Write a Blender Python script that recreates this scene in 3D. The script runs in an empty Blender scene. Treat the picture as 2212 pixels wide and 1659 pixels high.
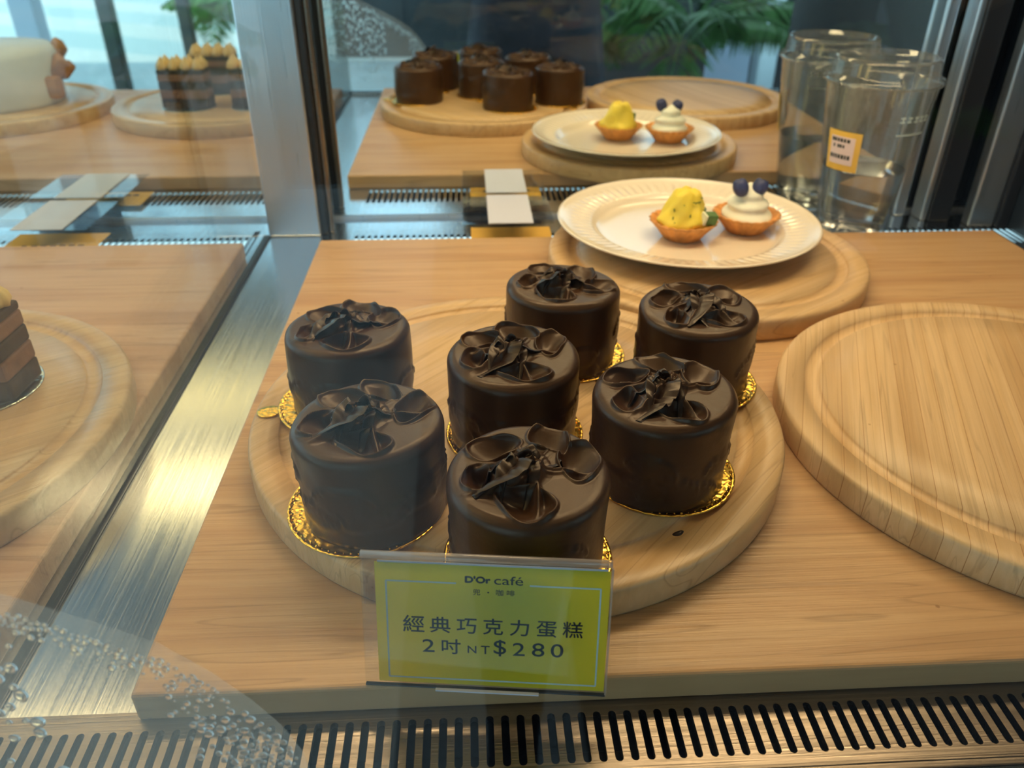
import bpy, bmesh, math, random
from mathutils import Vector, Matrix
import numpy as np

# Units while building: U = height of the camera above the wooden slabs. A last pass turns U into metres.
S = 0.25          # metres per unit
LIFT = 0.90       # slab top above the pavement, metres
C = bpy.context.scene.collection
PI = math.pi
rad = math.radians

# ------------------------------------------------------------------ camera
cd = bpy.data.cameras.new('camera')
camo = bpy.data.objects.new('camera', cd); C.objects.link(camo)
cd.sensor_fit = 'HORIZONTAL'; cd.sensor_width = 36.0
cd.lens = 36.0 * 1718.2 / 2212
cd.clip_start = 0.01; cd.clip_end = 200
pitch, yaw, roll = rad(31.372), rad(3.143), rad(-0.2725)
camo.matrix_world = (Matrix.Translation((0, 0, S + LIFT)) @ Matrix.Rotation(-yaw, 4, 'Z')
                     @ Matrix.Rotation(PI / 2 - pitch, 4, 'X') @ Matrix.Rotation(-roll, 4, 'Z'))
cd.dof.use_dof = True
cd.dof.focus_distance = 0.335
cd.dof.aperture_fstop = 12.5
bpy.context.scene.camera = camo

# ------------------------------------------------------------------ world and view
sc = bpy.context.scene
sc.view_settings.view_transform = 'Standard'
sc.view_settings.look = 'None'
sc.view_settings.gamma = 1.0
sc.view_settings.use_curve_mapping = False
sc.view_settings.exposure = 0.0
w = bpy.data.worlds.new('sky'); sc.world = w; w.use_nodes = True
nt = w.node_tree; bg = nt.nodes['Background']
tc = nt.nodes.new('ShaderNodeTexCoord'); sx = nt.nodes.new('ShaderNodeSeparateXYZ')
rp = nt.nodes.new('ShaderNodeValToRGB')
nt.links.new(tc.outputs['Generated'], sx.inputs[0]); nt.links.new(sx.outputs['Z'], rp.inputs[0])
rp.color_ramp.elements[0].position = 0.0; rp.color_ramp.elements[0].color = (0.56, 0.84, 0.92, 1)
rp.color_ramp.elements[1].position = 0.9; rp.color_ramp.elements[1].color = (0.66, 0.76, 0.80, 1)
e = rp.color_ramp.elements.new(0.35); e.color = (0.46, 0.70, 0.90, 1)
nt.links.new(rp.outputs[0], bg.inputs[0]); bg.inputs[1].default_value = 2.3

# ------------------------------------------------------------------ materials
def new_mat(name):
    m = bpy.data.materials.new(name); m.use_nodes = True
    n = m.node_tree.nodes; return m, m.node_tree, n['Principled BSDF'], n['Material Output']
def coords(nt, scale=(1, 1, 1), rot=(0, 0, 0)):
    t = nt.nodes.new('ShaderNodeTexCoord'); mp = nt.nodes.new('ShaderNodeMapping')
    mp.inputs['Scale'].default_value = tuple(a / S for a in scale); mp.inputs['Rotation'].default_value = rot
    nt.links.new(t.outputs['Object'], mp.inputs[0]); return mp.outputs[0]
def noise(nt, co, scale, detail=4, rough=.5, dist=0):
    n = nt.nodes.new('ShaderNodeTexNoise'); n.inputs['Scale'].default_value = scale
    n.inputs['Detail'].default_value = detail; n.inputs['Roughness'].default_value = rough
    n.inputs['Distortion'].default_value = dist; nt.links.new(co, n.inputs['Vector']); return n.outputs['Fac']
def ramp(nt, fac, stops):
    r = nt.nodes.new('ShaderNodeValToRGB'); el = r.color_ramp.elements
    while len(el) < len(stops): el.new(.5)
    for k, (p, c) in enumerate(stops):
        el[k].position = p; el[k].color = (*c, 1)
    nt.links.new(fac, r.inputs[0]); return r.outputs[0]
def mixc(nt, fac, a, b, mode='MIX'):
    m = nt.nodes.new('ShaderNodeMix'); m.data_type = 'RGBA'; m.blend_type = mode
    if isinstance(fac, float): m.inputs[0].default_value = fac
    else: nt.links.new(fac, m.inputs[0])
    for i, v in ((6, a), (7, b)):
        if isinstance(v, tuple): m.inputs[i].default_value = (*v, 1)
        else: nt.links.new(v, m.inputs[i])
    return m.outputs[2]
def bump(nt, b, h, dist, strength=1.0):
    n = nt.nodes.new('ShaderNodeBump'); n.inputs['Distance'].default_value = dist * S
    n.inputs['Strength'].default_value = strength; nt.links.new(h, n.inputs['Height'])
    nt.links.new(n.outputs[0], b.inputs['Normal'])
def simple(name, col, rough=.5, metal=0, noise_amt=0.0, nscale=20, bumpd=0, spec=None, sss=0, coat=0):
    m, nt, b, o = new_mat(name)
    b.inputs['Base Color'].default_value = (*col, 1); b.inputs['Roughness'].default_value = rough
    b.inputs['Metallic'].default_value = metal
    if spec is not None: b.inputs['Specular IOR Level'].default_value = spec
    if coat: b.inputs['Coat Weight'].default_value = coat; b.inputs['Coat Roughness'].default_value = .15
    if sss:
        b.inputs['Subsurface Weight'].default_value = sss; b.inputs['Subsurface Radius'].default_value = (.004, .003, .002)
    co = coords(nt); f = noise(nt, co, nscale, 5)
    if noise_amt:
        d = tuple(c * (1 - noise_amt) for c in col); l = tuple(min(1, c * (1 + noise_amt)) for c in col)
        nt.links.new(ramp(nt, f, [(.3, d), (.7, l)]), b.inputs['Base Color'])
    if bumpd: bump(nt, b, f, bumpd)
    return m
def wood(name, dark, mid, light, axis='x', lines=9, rough=.36, stain=(.25, .12, .05), strip=False, ang=0):
    """planed timber: long soft grain along one axis, fine fibres, small knots and crumbs of dirt"""
    m, nt, b, o = new_mat(name)
    sc_ = (.55, lines, 3) if axis == 'x' else (lines, .55, 3)
    co = coords(nt, sc_, (0, 0, ang))
    g = noise(nt, co, 1.6, 6, .55, .15 if strip else .6)
    sf = (2.2, 95, 20) if axis == 'x' else (95, 2.2, 20)
    cf = coords(nt, sf, (0, 0, ang)); fine = noise(nt, cf, 1.0, 3, .6)
    base = ramp(nt, g, [(.28, dark), (.46, mid), (.56, light), (.72, mid)])
    fc = ramp(nt, fine, [(.3, (.90, .885, .87)), (.62, (1.02, 1.015, 1.01))])
    col = mixc(nt, 1.0, base, fc, 'MULTIPLY')
    if strip:
        bw = nt.nodes.new('ShaderNodeTexBrick'); cb = coords(nt, (1, 1, 1), (0, 0, PI / 2 + ang))
        cb.node.inputs['Location'].default_value = (17, .013, 0); nt.links.new(cb, bw.inputs['Vector'])
        bw.inputs['Scale'].default_value = 1; bw.inputs['Brick Width'].default_value = 60; bw.inputs['Row Height'].default_value = .040
        bw.inputs['Mortar Size'].default_value = .0007; bw.inputs['Color1'].default_value = (.90, .86, .80, 1)
        bw.inputs['Color2'].default_value = (1.05, 1.05, 1.04, 1); bw.inputs['Mortar'].default_value = (.62, .50, .38, 1)
        col = mixc(nt, 1.0, col, bw.outputs['Color'], 'MULTIPLY')
    # dark hairline grain
    hl = coords(nt, (.42, 11, 4) if axis == 'x' else (24, .5, 4), (0, 0, ang)); hn = noise(nt, hl, 1.3, 2, .4, .9 if axis == 'x' else .3)
    hf = ramp(nt, hn, [(.50, (0, 0, 0)), (.508, (.34, .34, .34)), (.522, (0, 0, 0)), (.62, (0, 0, 0)), (.63, (.42, .42, .42)), (.65, (0, 0, 0))])
    col = mixc(nt, hf, col, tuple(c * .5 for c in dark))
    vn = nt.nodes.new('ShaderNodeTexVoronoi'); vn.inputs['Scale'].default_value = 11; nt.links.new(coords(nt), vn.inputs['Vector'])
    vf = ramp(nt, vn.outputs['Distance'], [(.028, (.75, .75, .75)), (.05, (0, 0, 0))])
    col = mixc(nt, vf, col, stain)
    nt.links.new(col, b.inputs['Base Color'])
    b.inputs['Roughness'].default_value = rough; b.inputs['Specular IOR Level'].default_value = .45
    bump(nt, b, fine, .0025, .6)
    return m
def steel(name, col=(.72, .74, .76), rough=.2, axis=1, amt=.0015):
    m, nt, b, o = new_mat(name)
    s = [260, 260, 260]; s[axis] = 3
    f = noise(nt, coords(nt, tuple(s)), 1, 2)
    b.inputs['Base Color'].default_value = (*col, 1); b.inputs['Metallic'].default_value = 1
    b.inputs['Anisotropic'].default_value = .4
    r = ramp(nt, f, [(.2, (rough * .7,) * 3), (.8, (rough * 1.4,) * 3)]); nt.links.new(r, b.inputs['Roughness'])
    bump(nt, b, f, amt, .5); return m
def sheet_glass(name, tint=(.95, .985, .98), ior=1.42, rough=0.0, milky=0, milk=(.8, .85, .88)):
    """thin clear sheet: fresnel reflection over straight-through light"""
    m, nt, b, o = new_mat(name); nt.nodes.remove(b)
    t = nt.nodes.new('ShaderNodeBsdfTransparent'); t.inputs[0].default_value = (*tint, 1)
    g = nt.nodes.new('ShaderNodeBsdfGlossy'); g.inputs['Roughness'].default_value = rough
    f = nt.nodes.new('ShaderNodeFresnel'); geo = nt.nodes.new('ShaderNodeNewGeometry'); mr = nt.nodes.new('ShaderNodeMapRange')
    mr.inputs['To Min'].default_value = ior; mr.inputs['To Max'].default_value = 1 / ior     # same reflection from both sides
    nt.links.new(geo.outputs['Backfacing'], mr.inputs['Value']); nt.links.new(mr.outputs[0], f.inputs[0])
    mx = nt.nodes.new('ShaderNodeMixShader'); nt.links.new(f.outputs[0], mx.inputs[0])
    nt.links.new(t.outputs[0], mx.inputs[1]); nt.links.new(g.outputs[0], mx.inputs[2])
    out = mx.outputs[0]
    if milky:
        d = nt.nodes.new('ShaderNodeBsdfDiffuse'); d.inputs[0].default_value = (*milk, 1)
        tl = nt.nodes.new('ShaderNodeBsdfTranslucent'); tl.inputs[0].default_value = (*milk, 1)
        a = nt.nodes.new('ShaderNodeMixShader'); a.inputs[0].default_value = .5
        nt.links.new(d.outputs[0], a.inputs[1]); nt.links.new(tl.outputs[0], a.inputs[2])
        m2 = nt.nodes.new('ShaderNodeMixShader')
        if isinstance(milky, float): m2.inputs[0].default_value = milky
        else:
            fog = noise(nt, coords(nt), milky[1], 3)
            nt.links.new(ramp(nt, fog, [(.2, (milky[0] * .5,) * 3), (.8, (milky[0],) * 3)]), m2.inputs[0])
        nt.links.new(out, m2.inputs[1]); nt.links.new(a.outputs[0], m2.inputs[2]); out = m2.outputs[0]
    nt.links.new(out, o.inputs[0]); return m
def liquid(name, ior=1.33, col=(.97, .99, 1)):
    m, nt, b, o = new_mat(name)
    b.inputs['Base Color'].default_value = (*col, 1); b.inputs['Transmission Weight'].default_value = 1
    b.inputs['IOR'].default_value = ior; b.inputs['Roughness'].default_value = 0
    return m
def lamp_mat(name, col, s):
    m, nt, b, o = new_mat(name); nt.nodes.remove(b)
    e = nt.nodes.new('ShaderNodeEmission'); e.inputs[0].default_value = (*col, 1); e.inputs[1].default_value = s
    nt.links.new(e.outputs[0], o.inputs[0]); return m

M = {}
M['slab'] = wood('pine slab', (.47, .265, .125), (.55, .335, .165), (.60, .385, .20), 'x', 7)
M['slab2'] = wood('reddish pine slab', (.53, .30, .18), (.61, .365, .235), (.66, .42, .28), 'x', 6)
M['board'] = wood('rubberwood board', (.55, .345, .16), (.62, .41, .20), (.67, .46, .25), 'x', 10, .34, ang=.5)
M['bamboo'] = wood('bamboo board', (.60, .39, .19), (.66, .45, .235), (.72, .51, .29), 'y', 12, .40, stain=(.33, .19, .08), strip=True)
M['board_left'] = wood('pinkish beech board', (.55, .35, .19), (.62, .41, .24), (.66, .46, .28), 'x', 9, .30, ang=-.35)
M['steel'] = steel('brushed steel', rough=.17, axis=1, amt=.0004)
M['steel_post'] = steel('brushed steel post', (.60, .66, .74), rough=.33, axis=2)
M['steel_grille'] = steel('dull steel grille', (.27, .225, .185), rough=.33, axis=0)
M['black'] = simple('black rubber', (.012, .014, .02), .35)
M['dark'] = simple('dark hollow', (.006, .007, .012), .6)
M['dark_trim'] = simple('dark blue plastic edging', (.02, .03, .045), .25)
M['white_panel'] = simple('white laminate', (.75, .72, .66), .6)
M['glass'] = sheet_glass('clear sheet glass')
M['pane'] = sheet_glass('divider glass', ior=1.28)
M['acrylic'] = sheet_glass('clear acrylic', (.97, .985, .99), 1.49, .02)
M['plastic'] = sheet_glass('clear cup plastic', (.975, .985, .99), 1.62, .05, .05)
M['acrylic_edge'] = sheet_glass('acrylic edge with painted glints', (.9, .9, .9), 1.9, .12, .30, (.85, .74, .70))  # pinkish milk paints the glints along the edge
M['fog'] = sheet_glass('breath fog', (1, 1, 1), 1.02, .3, (.17, 5), (.8, .88, .95))
M['frost'] = sheet_glass('wet fog', (1, 1, 1), 1.02, .3, (.34, 14), (.8, .9, .97))
M['droplet'] = liquid('water droplet')
M['water'] = liquid('water')
def gold(name, col, rough=.2):
    m, nt, b, o = new_mat(name); b.inputs['Base Color'].default_value = (*col, 1)
    b.inputs['Metallic'].default_value = 1; b.inputs['Roughness'].default_value = rough
    v = nt.nodes.new('ShaderNodeTexVoronoi'); v.inputs['Scale'].default_value = 95; v.feature = 'SMOOTH_F1'
    nt.links.new(coords(nt), v.inputs['Vector']); bump(nt, b, v.outputs['Distance'], .006, .5); return m
M['gold'] = gold('gold foil', (1.0, .60, .10), .24)
M['silver'] = gold('silver foil', (.70, .72, .66), .22)
def choc(name, col, rough):
    m, nt, b, o = new_mat(name)
    co = coords(nt); f = noise(nt, co, 28, 6, .6); f2 = noise(nt, co, 9, 3)
    nt.links.new(ramp(nt, f2, [(.3, tuple(c * .8 for c in col)), (.7, tuple(c * 1.25 for c in col))]), b.inputs['Base Color'])
    b.inputs['Roughness'].default_value = rough; b.inputs['Specular IOR Level'].default_value = .45; b.inputs['Specular Tint'].default_value = (1, .86, .74, 1)
    nt.links.new(ramp(nt, f, [(.3, (rough * .85,) * 3), (.75, (rough * 1.2,) * 3)]), b.inputs['Roughness'])
    bump(nt, b, f, .0022, .5); return m
M['ganache'] = choc('chocolate ganache', (.046, .020, .0085), .36)
M['ganache_curl'] = choc('darker ganache', (.024, .012, .008), .32)
M['china'] = simple('cream china', (.86, .76, .62), .12, coat=.6)
M['crust'] = simple('baked tart crust', (.62, .27, .07), .6, 0, .28, 26, .004)
M['custard'] = simple('lemon cream', (.86, .66, .07), .5, 0, .1, 12, .003, sss=.2)
M['cream'] = simple('whipped cream', (.86, .85, .72), .5, 0, .04, 14, .002, sss=.2)
M['berry'] = simple('blueberry skin', (.035, .045, .13), .5, 0, .5, 22, .001)
M['peel'] = simple('green peel cube', (.07, .16, .03), .4, 0, .3, 30)
M['peel_white'] = simple('pale pith', (.75, .75, .55), .5)
M['card'] = simple('yellow card', (.97, .92, .07), .42, 0, .03, 5)
_b = M['card'].node_tree; _tl = _b.nodes.new('ShaderNodeBsdfTranslucent'); _tl.inputs[0].default_value = (.97, .93, .07, 1); _mx = _b.nodes.new('ShaderNodeMixShader'); _mx.inputs[0].default_value = .6
_b.links.new(_b.nodes['Principled BSDF'].outputs[0], _mx.inputs[1]); _b.links.new(_tl.outputs[0], _mx.inputs[2]); _b.links.new(_mx.outputs[0], _b.nodes['Material Output'].inputs[0])
M['card_orange'] = simple('amber card', (.75, .42, .05), .5, 0, .03, 8)
M['white_ink'] = simple('white print', (.72, .86, .85), .5)
M['black_ink'] = simple('dark print', (.02, .024, .02), .5)
M['label'] = simple('amber sticker', (.85, .50, .07), .45)
M['label_pink'] = simple('pale pink sticker field', (.82, .62, .58), .5)
M['paper'] = simple('white paper', (.62, .65, .80), .6)
M['brown_layer'] = simple('cocoa sponge', (.23, .115, .075), .7, 0, .25, 20, .004)
M['dark_layer'] = simple('dark cocoa layer', (.03, .018, .016), .6, 0, .2, 20, .003)
M['mousse'] = simple('coffee mousse', (.30, .20, .13), .6, 0, .1, 12)
M['dollop'] = simple('buttery cream dollop', (.85, .60, .28), .5, 0, .08, 14, sss=.2)
M['white_cake'] = simple('haze tinted frosting', (.68, .74, .84), .5, 0, .05, 8, .003)  # bluish tint puts the haze over this cake into its colour
M['cookie'] = simple('caramel biscuit', (.42, .20, .08), .6, 0, .3, 16, .006)
M['navy'] = simple('navy cloth', (.018, .022, .040), .8, 0, .3, 6, .01)
M['skin'] = simple('skin', (.50, .30, .21), .5)
M['hair'] = simple('black hair', (.01, .009, .008), .45)
M['pavement'] = None
M['haze_edge_floor'] = simple('grey paving', (.36, .40, .42), .6, 0, .2, 1)  # mid grey floor strip, added to soften the reflected haze edge
M['haze_stop_floor'] = simple('dark anti-haze floor', (.035, .035, .04), .55, 0, .2, 1)  # dark floor added so the front glass mirrors less brightness
m, nt, b, o = new_mat('light paving')
wv = nt.nodes.new('ShaderNodeTexWave'); wv.inputs['Scale'].default_value = .055; wv.inputs['Distortion'].default_value = .6
nt.links.new(coords(nt, (1, 1, 1), (0, 0, rad(62))), wv.inputs['Vector'])
nt.links.new(ramp(nt, wv.outputs['Fac'], [(.45, (.70, .84, .84)), (.55, (.93, .95, .90))]), b.inputs['Base Color'])
b.inputs['Roughness'].default_value = .8; M['pavement'] = m
M['kerb'] = simple('blue grey paving', (.42, .55, .60), .7, 0, .1, 1)
M['wall'] = simple('dark street wall', (.028, .036, .042), .5, 0, .4, .6)
M['leaf'] = simple('palm green', (.17, .46, .08), .5, 0, .4, 3)
M['leaf_mid'] = simple('middle palm green', (.085, .20, .055), .5, 0, .4, 3)
M['leaf_dark'] = simple('deep palm green', (.035, .10, .035), .5, 0, .4, 3)
M['pale_post'] = simple('pale blue paint', (.55, .62, .80), .5)
M['pot'] = simple('glazed dark pot', (.03, .04, .05), .3)
M['trunk'] = simple('palm trunk', (.10, .07, .045), .8, 0, .3, 3, .02)
M['cabinet'] = simple('dark cabinet laminate', (.05, .045, .04), .5)
M['lamp'] = lamp_mat('warm led diffuser', (1.0, .70, .38), 25)
M['lamp_front'] = lamp_mat('dimmer warm led diffuser', (1.0, .66, .28), .8)
M['lamp_cool'] = lamp_mat('soft white led diffuser', (1.0, .64, .24), 6.0)

# ------------------------------------------------------------------ helpers
def obj(name, bm, mat, parent=None, loc=(0, 0, 0), smooth=False, rot=None):
    me = bpy.data.meshes.new(name); bm.normal_update(); bm.to_mesh(me); bm.free()
    mats = mat if isinstance(mat, (list, tuple)) else [mat]
    for mm in mats: me.materials.append(mm)
    if smooth:
        for p in me.polygons: p.use_smooth = True
    o = bpy.data.objects.new(name, me); C.objects.link(o); o.location = loc
    if rot: o.rotation_euler = rot
    if parent: o.parent = parent
    return o
def tag(o, label=None, cat=None, group=None, kind=None):
    for k, v in (('label', label), ('category', cat), ('group', group), ('kind', kind)):
        if v: o[k] = v
    return o
def thing(name, label, cat, loc=(0, 0, 0), rot=(0, 0, 0), group=None):
    o = bpy.data.objects.new(name, None); C.objects.link(o); o.location = loc; o.rotation_euler = rot
    o.empty_display_size = .05
    return tag(o, label, cat, group)
def box(bm, x0, x1, y0, y1, z0, z1, bev=0, seg=2):
    r = bmesh.ops.create_cube(bm, size=1)
    vs = r['verts']
    for v in vs:
        v.co = Vector((x0 + (v.co.x + .5) * (x1 - x0), y0 + (v.co.y + .5) * (y1 - y0), z0 + (v.co.z + .5) * (z1 - z0)))
    if bev:
        es = list({e for v in vs for e in v.link_edges})
        bmesh.ops.bevel(bm, geom=es, offset=bev, segments=seg, affect='EDGES', profile=.5)
    return bm
def Box(*a, **k):
    return box(bmesh.new(), *a, **k)
def lathe(prof, n=64, fn=None, cx=0, cy=0, bm=None, close=False):
    """revolve (r, z) pairs; fn(r, z, angle) may move a point"""
    bm = bm or bmesh.new(); rings = []
    for (r, z) in prof:
        if r < 1e-6:
            rings.append([bm.verts.new((cx, cy, z))]); continue
        ring = []
        for k in range(n):
            a = 2 * PI * k / n; rr, zz = fn(r, z, a) if fn else (r, z)
            ring.append(bm.verts.new((cx + rr * math.cos(a), cy + rr * math.sin(a), zz)))
        rings.append(ring)
    prs = list(zip(rings, rings[1:]))
    if close: prs.append((rings[-1], rings[0]))
    for A, B in prs:
        for k in range(n):
            k2 = (k + 1) % n
            if len(A) == 1 and len(B) == 1: continue
            if len(A) == 1: bm.faces.new((A[0], B[k], B[k2]))
            elif len(B) == 1: bm.faces.new((A[k], B[0], A[k2]))
            else: bm.faces.new((A[k], B[k], B[k2], A[k2]))
    bmesh.ops.recalc_face_normals(bm, faces=bm.faces)
    return bm
def tube(bm, pts, rads, n=10):
    rings = []
    for i, p in enumerate(pts):
        p = Vector(p); d = (Vector(pts[min(i + 1, len(pts) - 1)]) - Vector(pts[max(i - 1, 0)])).normalized()
        u = d.cross(Vector((.3, .1, 1))).normalized(); v = d.cross(u)
        r = rads[i] if isinstance(rads, (list, tuple)) else rads
        rings.append([bm.verts.new(p + u * math.cos(2 * PI * k / n) * r + v * math.sin(2 * PI * k / n) * r) for k in range(n)])
    for A, B in zip(rings, rings[1:]):
        for k in range(n): bm.faces.new((A[k], A[(k + 1) % n], B[(k + 1) % n], B[k]))
    bm.faces.new(rings[0][::-1]); bm.faces.new(rings[-1])
    bmesh.ops.recalc_face_normals(bm, faces=bm.faces)
    return bm

TZ = -.0568      # steel tray level
MY = 2.984       # mirror plane
GY = .60         # front glass plane

# ------------------------------------------------------------------ outdoors, seen in the mirror and reflected in the glass
ZF = -LIFT / S
tag(obj('floor', Box(-60, 60, -90, 6, ZF - .3, ZF), M['pavement']), 'light striped paving outside the display case', 'floor', kind='structure')
tag(obj('floor', Box(-40, 5, -22, -7, ZF, ZF + .05), M['kerb']), 'blue grey paving band close to the case', 'floor', kind='structure')
tag(obj('floor', Box(-.55, .65, -23, .5, ZF, ZF + .05), M['haze_edge_floor']), 'added grey strip softening the haze edge between light and dark floor', 'floor', kind='structure')
tag(obj('floor', Box(.65, 40, -23, .5, ZF, ZF + .06), M['haze_stop_floor']), 'added dark floor keeping pale reflections off the right front glass', 'floor', kind='structure')
tag(obj('shade_canopy', Box(-40, 40, -10, .5, 5.4, 5.7), M['cabinet']), 'added canopy shading the case from the high sky', 'shade_canopy', kind='structure')  # unseen canopy, added to cut the sky fill inside the case
wb = Box(-4.4, 40, -24, -23, ZF, 4.5)
box(wb, -4.4, 40, -24, -19.5, 4.5, 4.9)
tag(obj('wall_rear', wb, M['wall']), 'dark street wall opposite the case', 'wall', kind='structure')
for k, (x, y, wd, mt) in enumerate(((-7.8, -10, .42, 'pale_post'), (-6.42, -10, .26, 'pot'), (-5.05, -10, .22, 'pot'), (5.76, -10.2, .38, 'steel_post'))):
    lab = ['pale wide window post, outermost at the left of the mirror image', 'thin dark window post mirrored between the pale post and the greenery',
           'thin dark window post mirrored in front of the greenery', 'silver street post mirrored behind the plastic cup'][k]
    t = thing('window_post', lab, 'post', (x, y, ZF))
    obj('shaft', Box(-wd / 2, wd / 2, -wd / 2, wd / 2, 0, 9, bev=.03), M[mt], t)
    obj('base_plate', Box(-wd, wd, -wd, wd, -.0, .12, bev=.02), M[mt], t)
sb_ = thing('street_board', 'blank pale blue street board mirrored between the palm and the silver post', 'board', (5.6, -12, ZF))
obj('panel', Box(-.48, .48, -.04, .04, .3, 2.4, bev=.03), M['pale_post'], sb_)
obj('foot', Box(-.52, .52, -.3, .3, 0, .08, bev=.02), M['pot'], sb_)
for x_ in (-.42, .42): obj('leg', Box(x_ - .03, x_ + .03, -.03, .03, .08, .3), M['pot'], sb_)
def frond(length, droop, nleaf, wl, rng):
    bm = bmesh.new(); pts = []
    for i in range(13):
        s_ = i / 12; pts.append(Vector((length * s_, 0, length * (.75 * s_ - droop * s_ * s_))))
    tube(bm, pts, [.03 * (1 - .8 * i / 12) for i in range(13)], 5)
    for i in range(nleaf):
        s_ = .15 + .85 * i / nleaf; p = Vector((length * s_, 0, length * (.75 * s_ - droop * s_ * s_)))
        L = wl * math.sin(PI * min(1, .15 + s_ * .85)) + .1
        for sd in (-1, 1):
            d = Vector((.6, sd * 1.0, -.35 + rng.uniform(-.15, .15))).normalized()
            w_ = Vector((1, 0, .1)) * (.05 + .02 * rng.random())
            q = [p - w_ * .3, p + d * L * .45 + w_ - Vector((0, 0, .02)), p + d * L - Vector((0, 0, L * .25)), p + d * L * .45 - w_]
            f = bm.faces.new([bm.verts.new(v) for v in q])
    return bm
def palm(x, y, h, n, L, lab, mt, seed):
    rng = random.Random(seed)
    t = thing('potted_palm', lab, 'plant', (x, y, ZF))
    obj('pot', lathe([(0, 0), (.45, 0), (.62, .9), (.66, .95), (.58, .95), (.54, .85), (0, .85)], 24), M['pot'], t)
    obj('trunk', tube(bmesh.new(), [(0, 0, .8), (.05, 0, .8 + h * .5), (0, .03, .8 + h)], [.14, .1, .08]), M['trunk'], t)
    for k in range(n):
        a = 2 * PI * k / n + rng.uniform(-.25, .25)
        obj('frond', frond(L * rng.uniform(.8, 1.15), rng.uniform(.65, 1.15), 26, .55 * L / 1.6, rng), mt, t, (0, 0, .8 + h - .05 * (k % 3)), rot=(0, rng.uniform(-.25, .2), a))
palm(-4.7, -12.5, 1.9, 22, 1.5, 'bright green potted palm mirrored at the left compartment', M['leaf'], 2)
palm(3.6, -7.6, 2.1, 13, 1.9, 'large green palm mirrored above the empty board', M['leaf_mid'], 5)
palm(1.9, -11.5, 1.7, 11, 1.8, 'darker palm mirrored further back between person and post', M['leaf_dark'], 8)

# the person holding the camera, seen only as a dark shape in the mirror
def person():
    t = thing('person', 'person in navy coat and trousers standing before the case', 'person', (.62, -1.75, ZF))
    me = bpy.data.meshes.new('body'); V = []; E_ = []; R_ = []
    def add(p, r, par=None):
        V.append(p); R_.append(r)
        if par is not None: E_.append((par, len(V) - 1))
        return len(V) - 1
    pel = add((0, 0, 3.75), .58)
    w1 = add((0, 0, 4.3), .52, pel); ch = add((0, .03, 4.95), .60, w1); nk = add((0, .05, 5.55), .24, ch); hd0 = add((0, .14, 5.85), .30, nk); hd1 = add((0, .2, 6.25), .36, hd0); add((0, .18, 6.55), .22, hd1)
    for s_ in (-1, 1):
        hp = add((s_ * .38, 0, 3.5), .44, pel); kn = add((s_ * .42, .06, 1.9), .27, hp); ak = add((s_ * .44, 0, .35), .16, kn); add((s_ * .48, .55, .13), .15, ak)
        sh = add((s_ * .68, .05, 5.2), .26, ch); el = add((s_ * .95, .35, 4.1), .19, sh); wr = add((s_ * .42, 1.2, 4.55), .11, el); pa = add((s_ * .30, 1.42, 4.62), .10, wr)
        for f in range(4): 
            k1 = add((s_ * (.24 - .02 * f), 1.52 + .03 * f, 4.74 - .09 * f), .038, pa); add((s_ * .12, 1.60, 4.76 - .09 * f), .030, k1)
        th = add((s_ * .2, 1.44, 4.80), .04, pa); add((s_ * .1, 1.50, 4.86), .032, th)
    me.from_pydata(V, E_, []); o = bpy.data.objects.new('body', me); C.objects.link(o)
    sk = o.modifiers.new('skin', 'SKIN'); sk.use_smooth_shade = True
    for i, r in enumerate(R_): me.skin_vertices[0].data[i].radius = (r, r * (.72 if r > .4 else 1))
    me.skin_vertices[0].data[0].use_root = True
    sb = o.modifiers.new('sub', 'SUBSURF'); sb.levels = 1; sb.render_levels = 1
    dg = bpy.context.evaluated_depsgraph_get(); m2 = bpy.data.meshes.new_from_object(o.evaluated_get(dg)); o.modifiers.clear(); o.data = m2
    m2.materials.clear(); m2.materials.append(M['navy']); m2.materials.append(M['skin'])
    for p in m2.polygons:
        c = p.center; p.use_smooth = True
        p.material_index = 1 if (c.z > 5.6 or c.y > 1.15) else 0
    o.parent = t
    hm = lathe([(0, 6.82), (.25, 6.76), (.40, 6.5), (.44, 6.15), (.36, 5.85), (.30, 5.8)], 24, lambda r, z, a: (r * (.86 if math.sin(a) > .2 and z < 6.4 else 1), z))
    obj('hair', hm, M['hair'], t, (0, .12, 0), True)
    # phone in the hands, just behind the picture's viewpoint
    return t
person()
ph = thing('smartphone', 'dark smartphone held up in front of the case', 'phone', (0, -.10, .60))
obj('phone_body', Box(-.3, .3, -.017, .017, 0, .30, bev=.012), M['black'], ph)
obj('phone_screen', Box(-.285, .285, -.0185, -.0172, .012, .288), M['dark'], ph)

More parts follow.
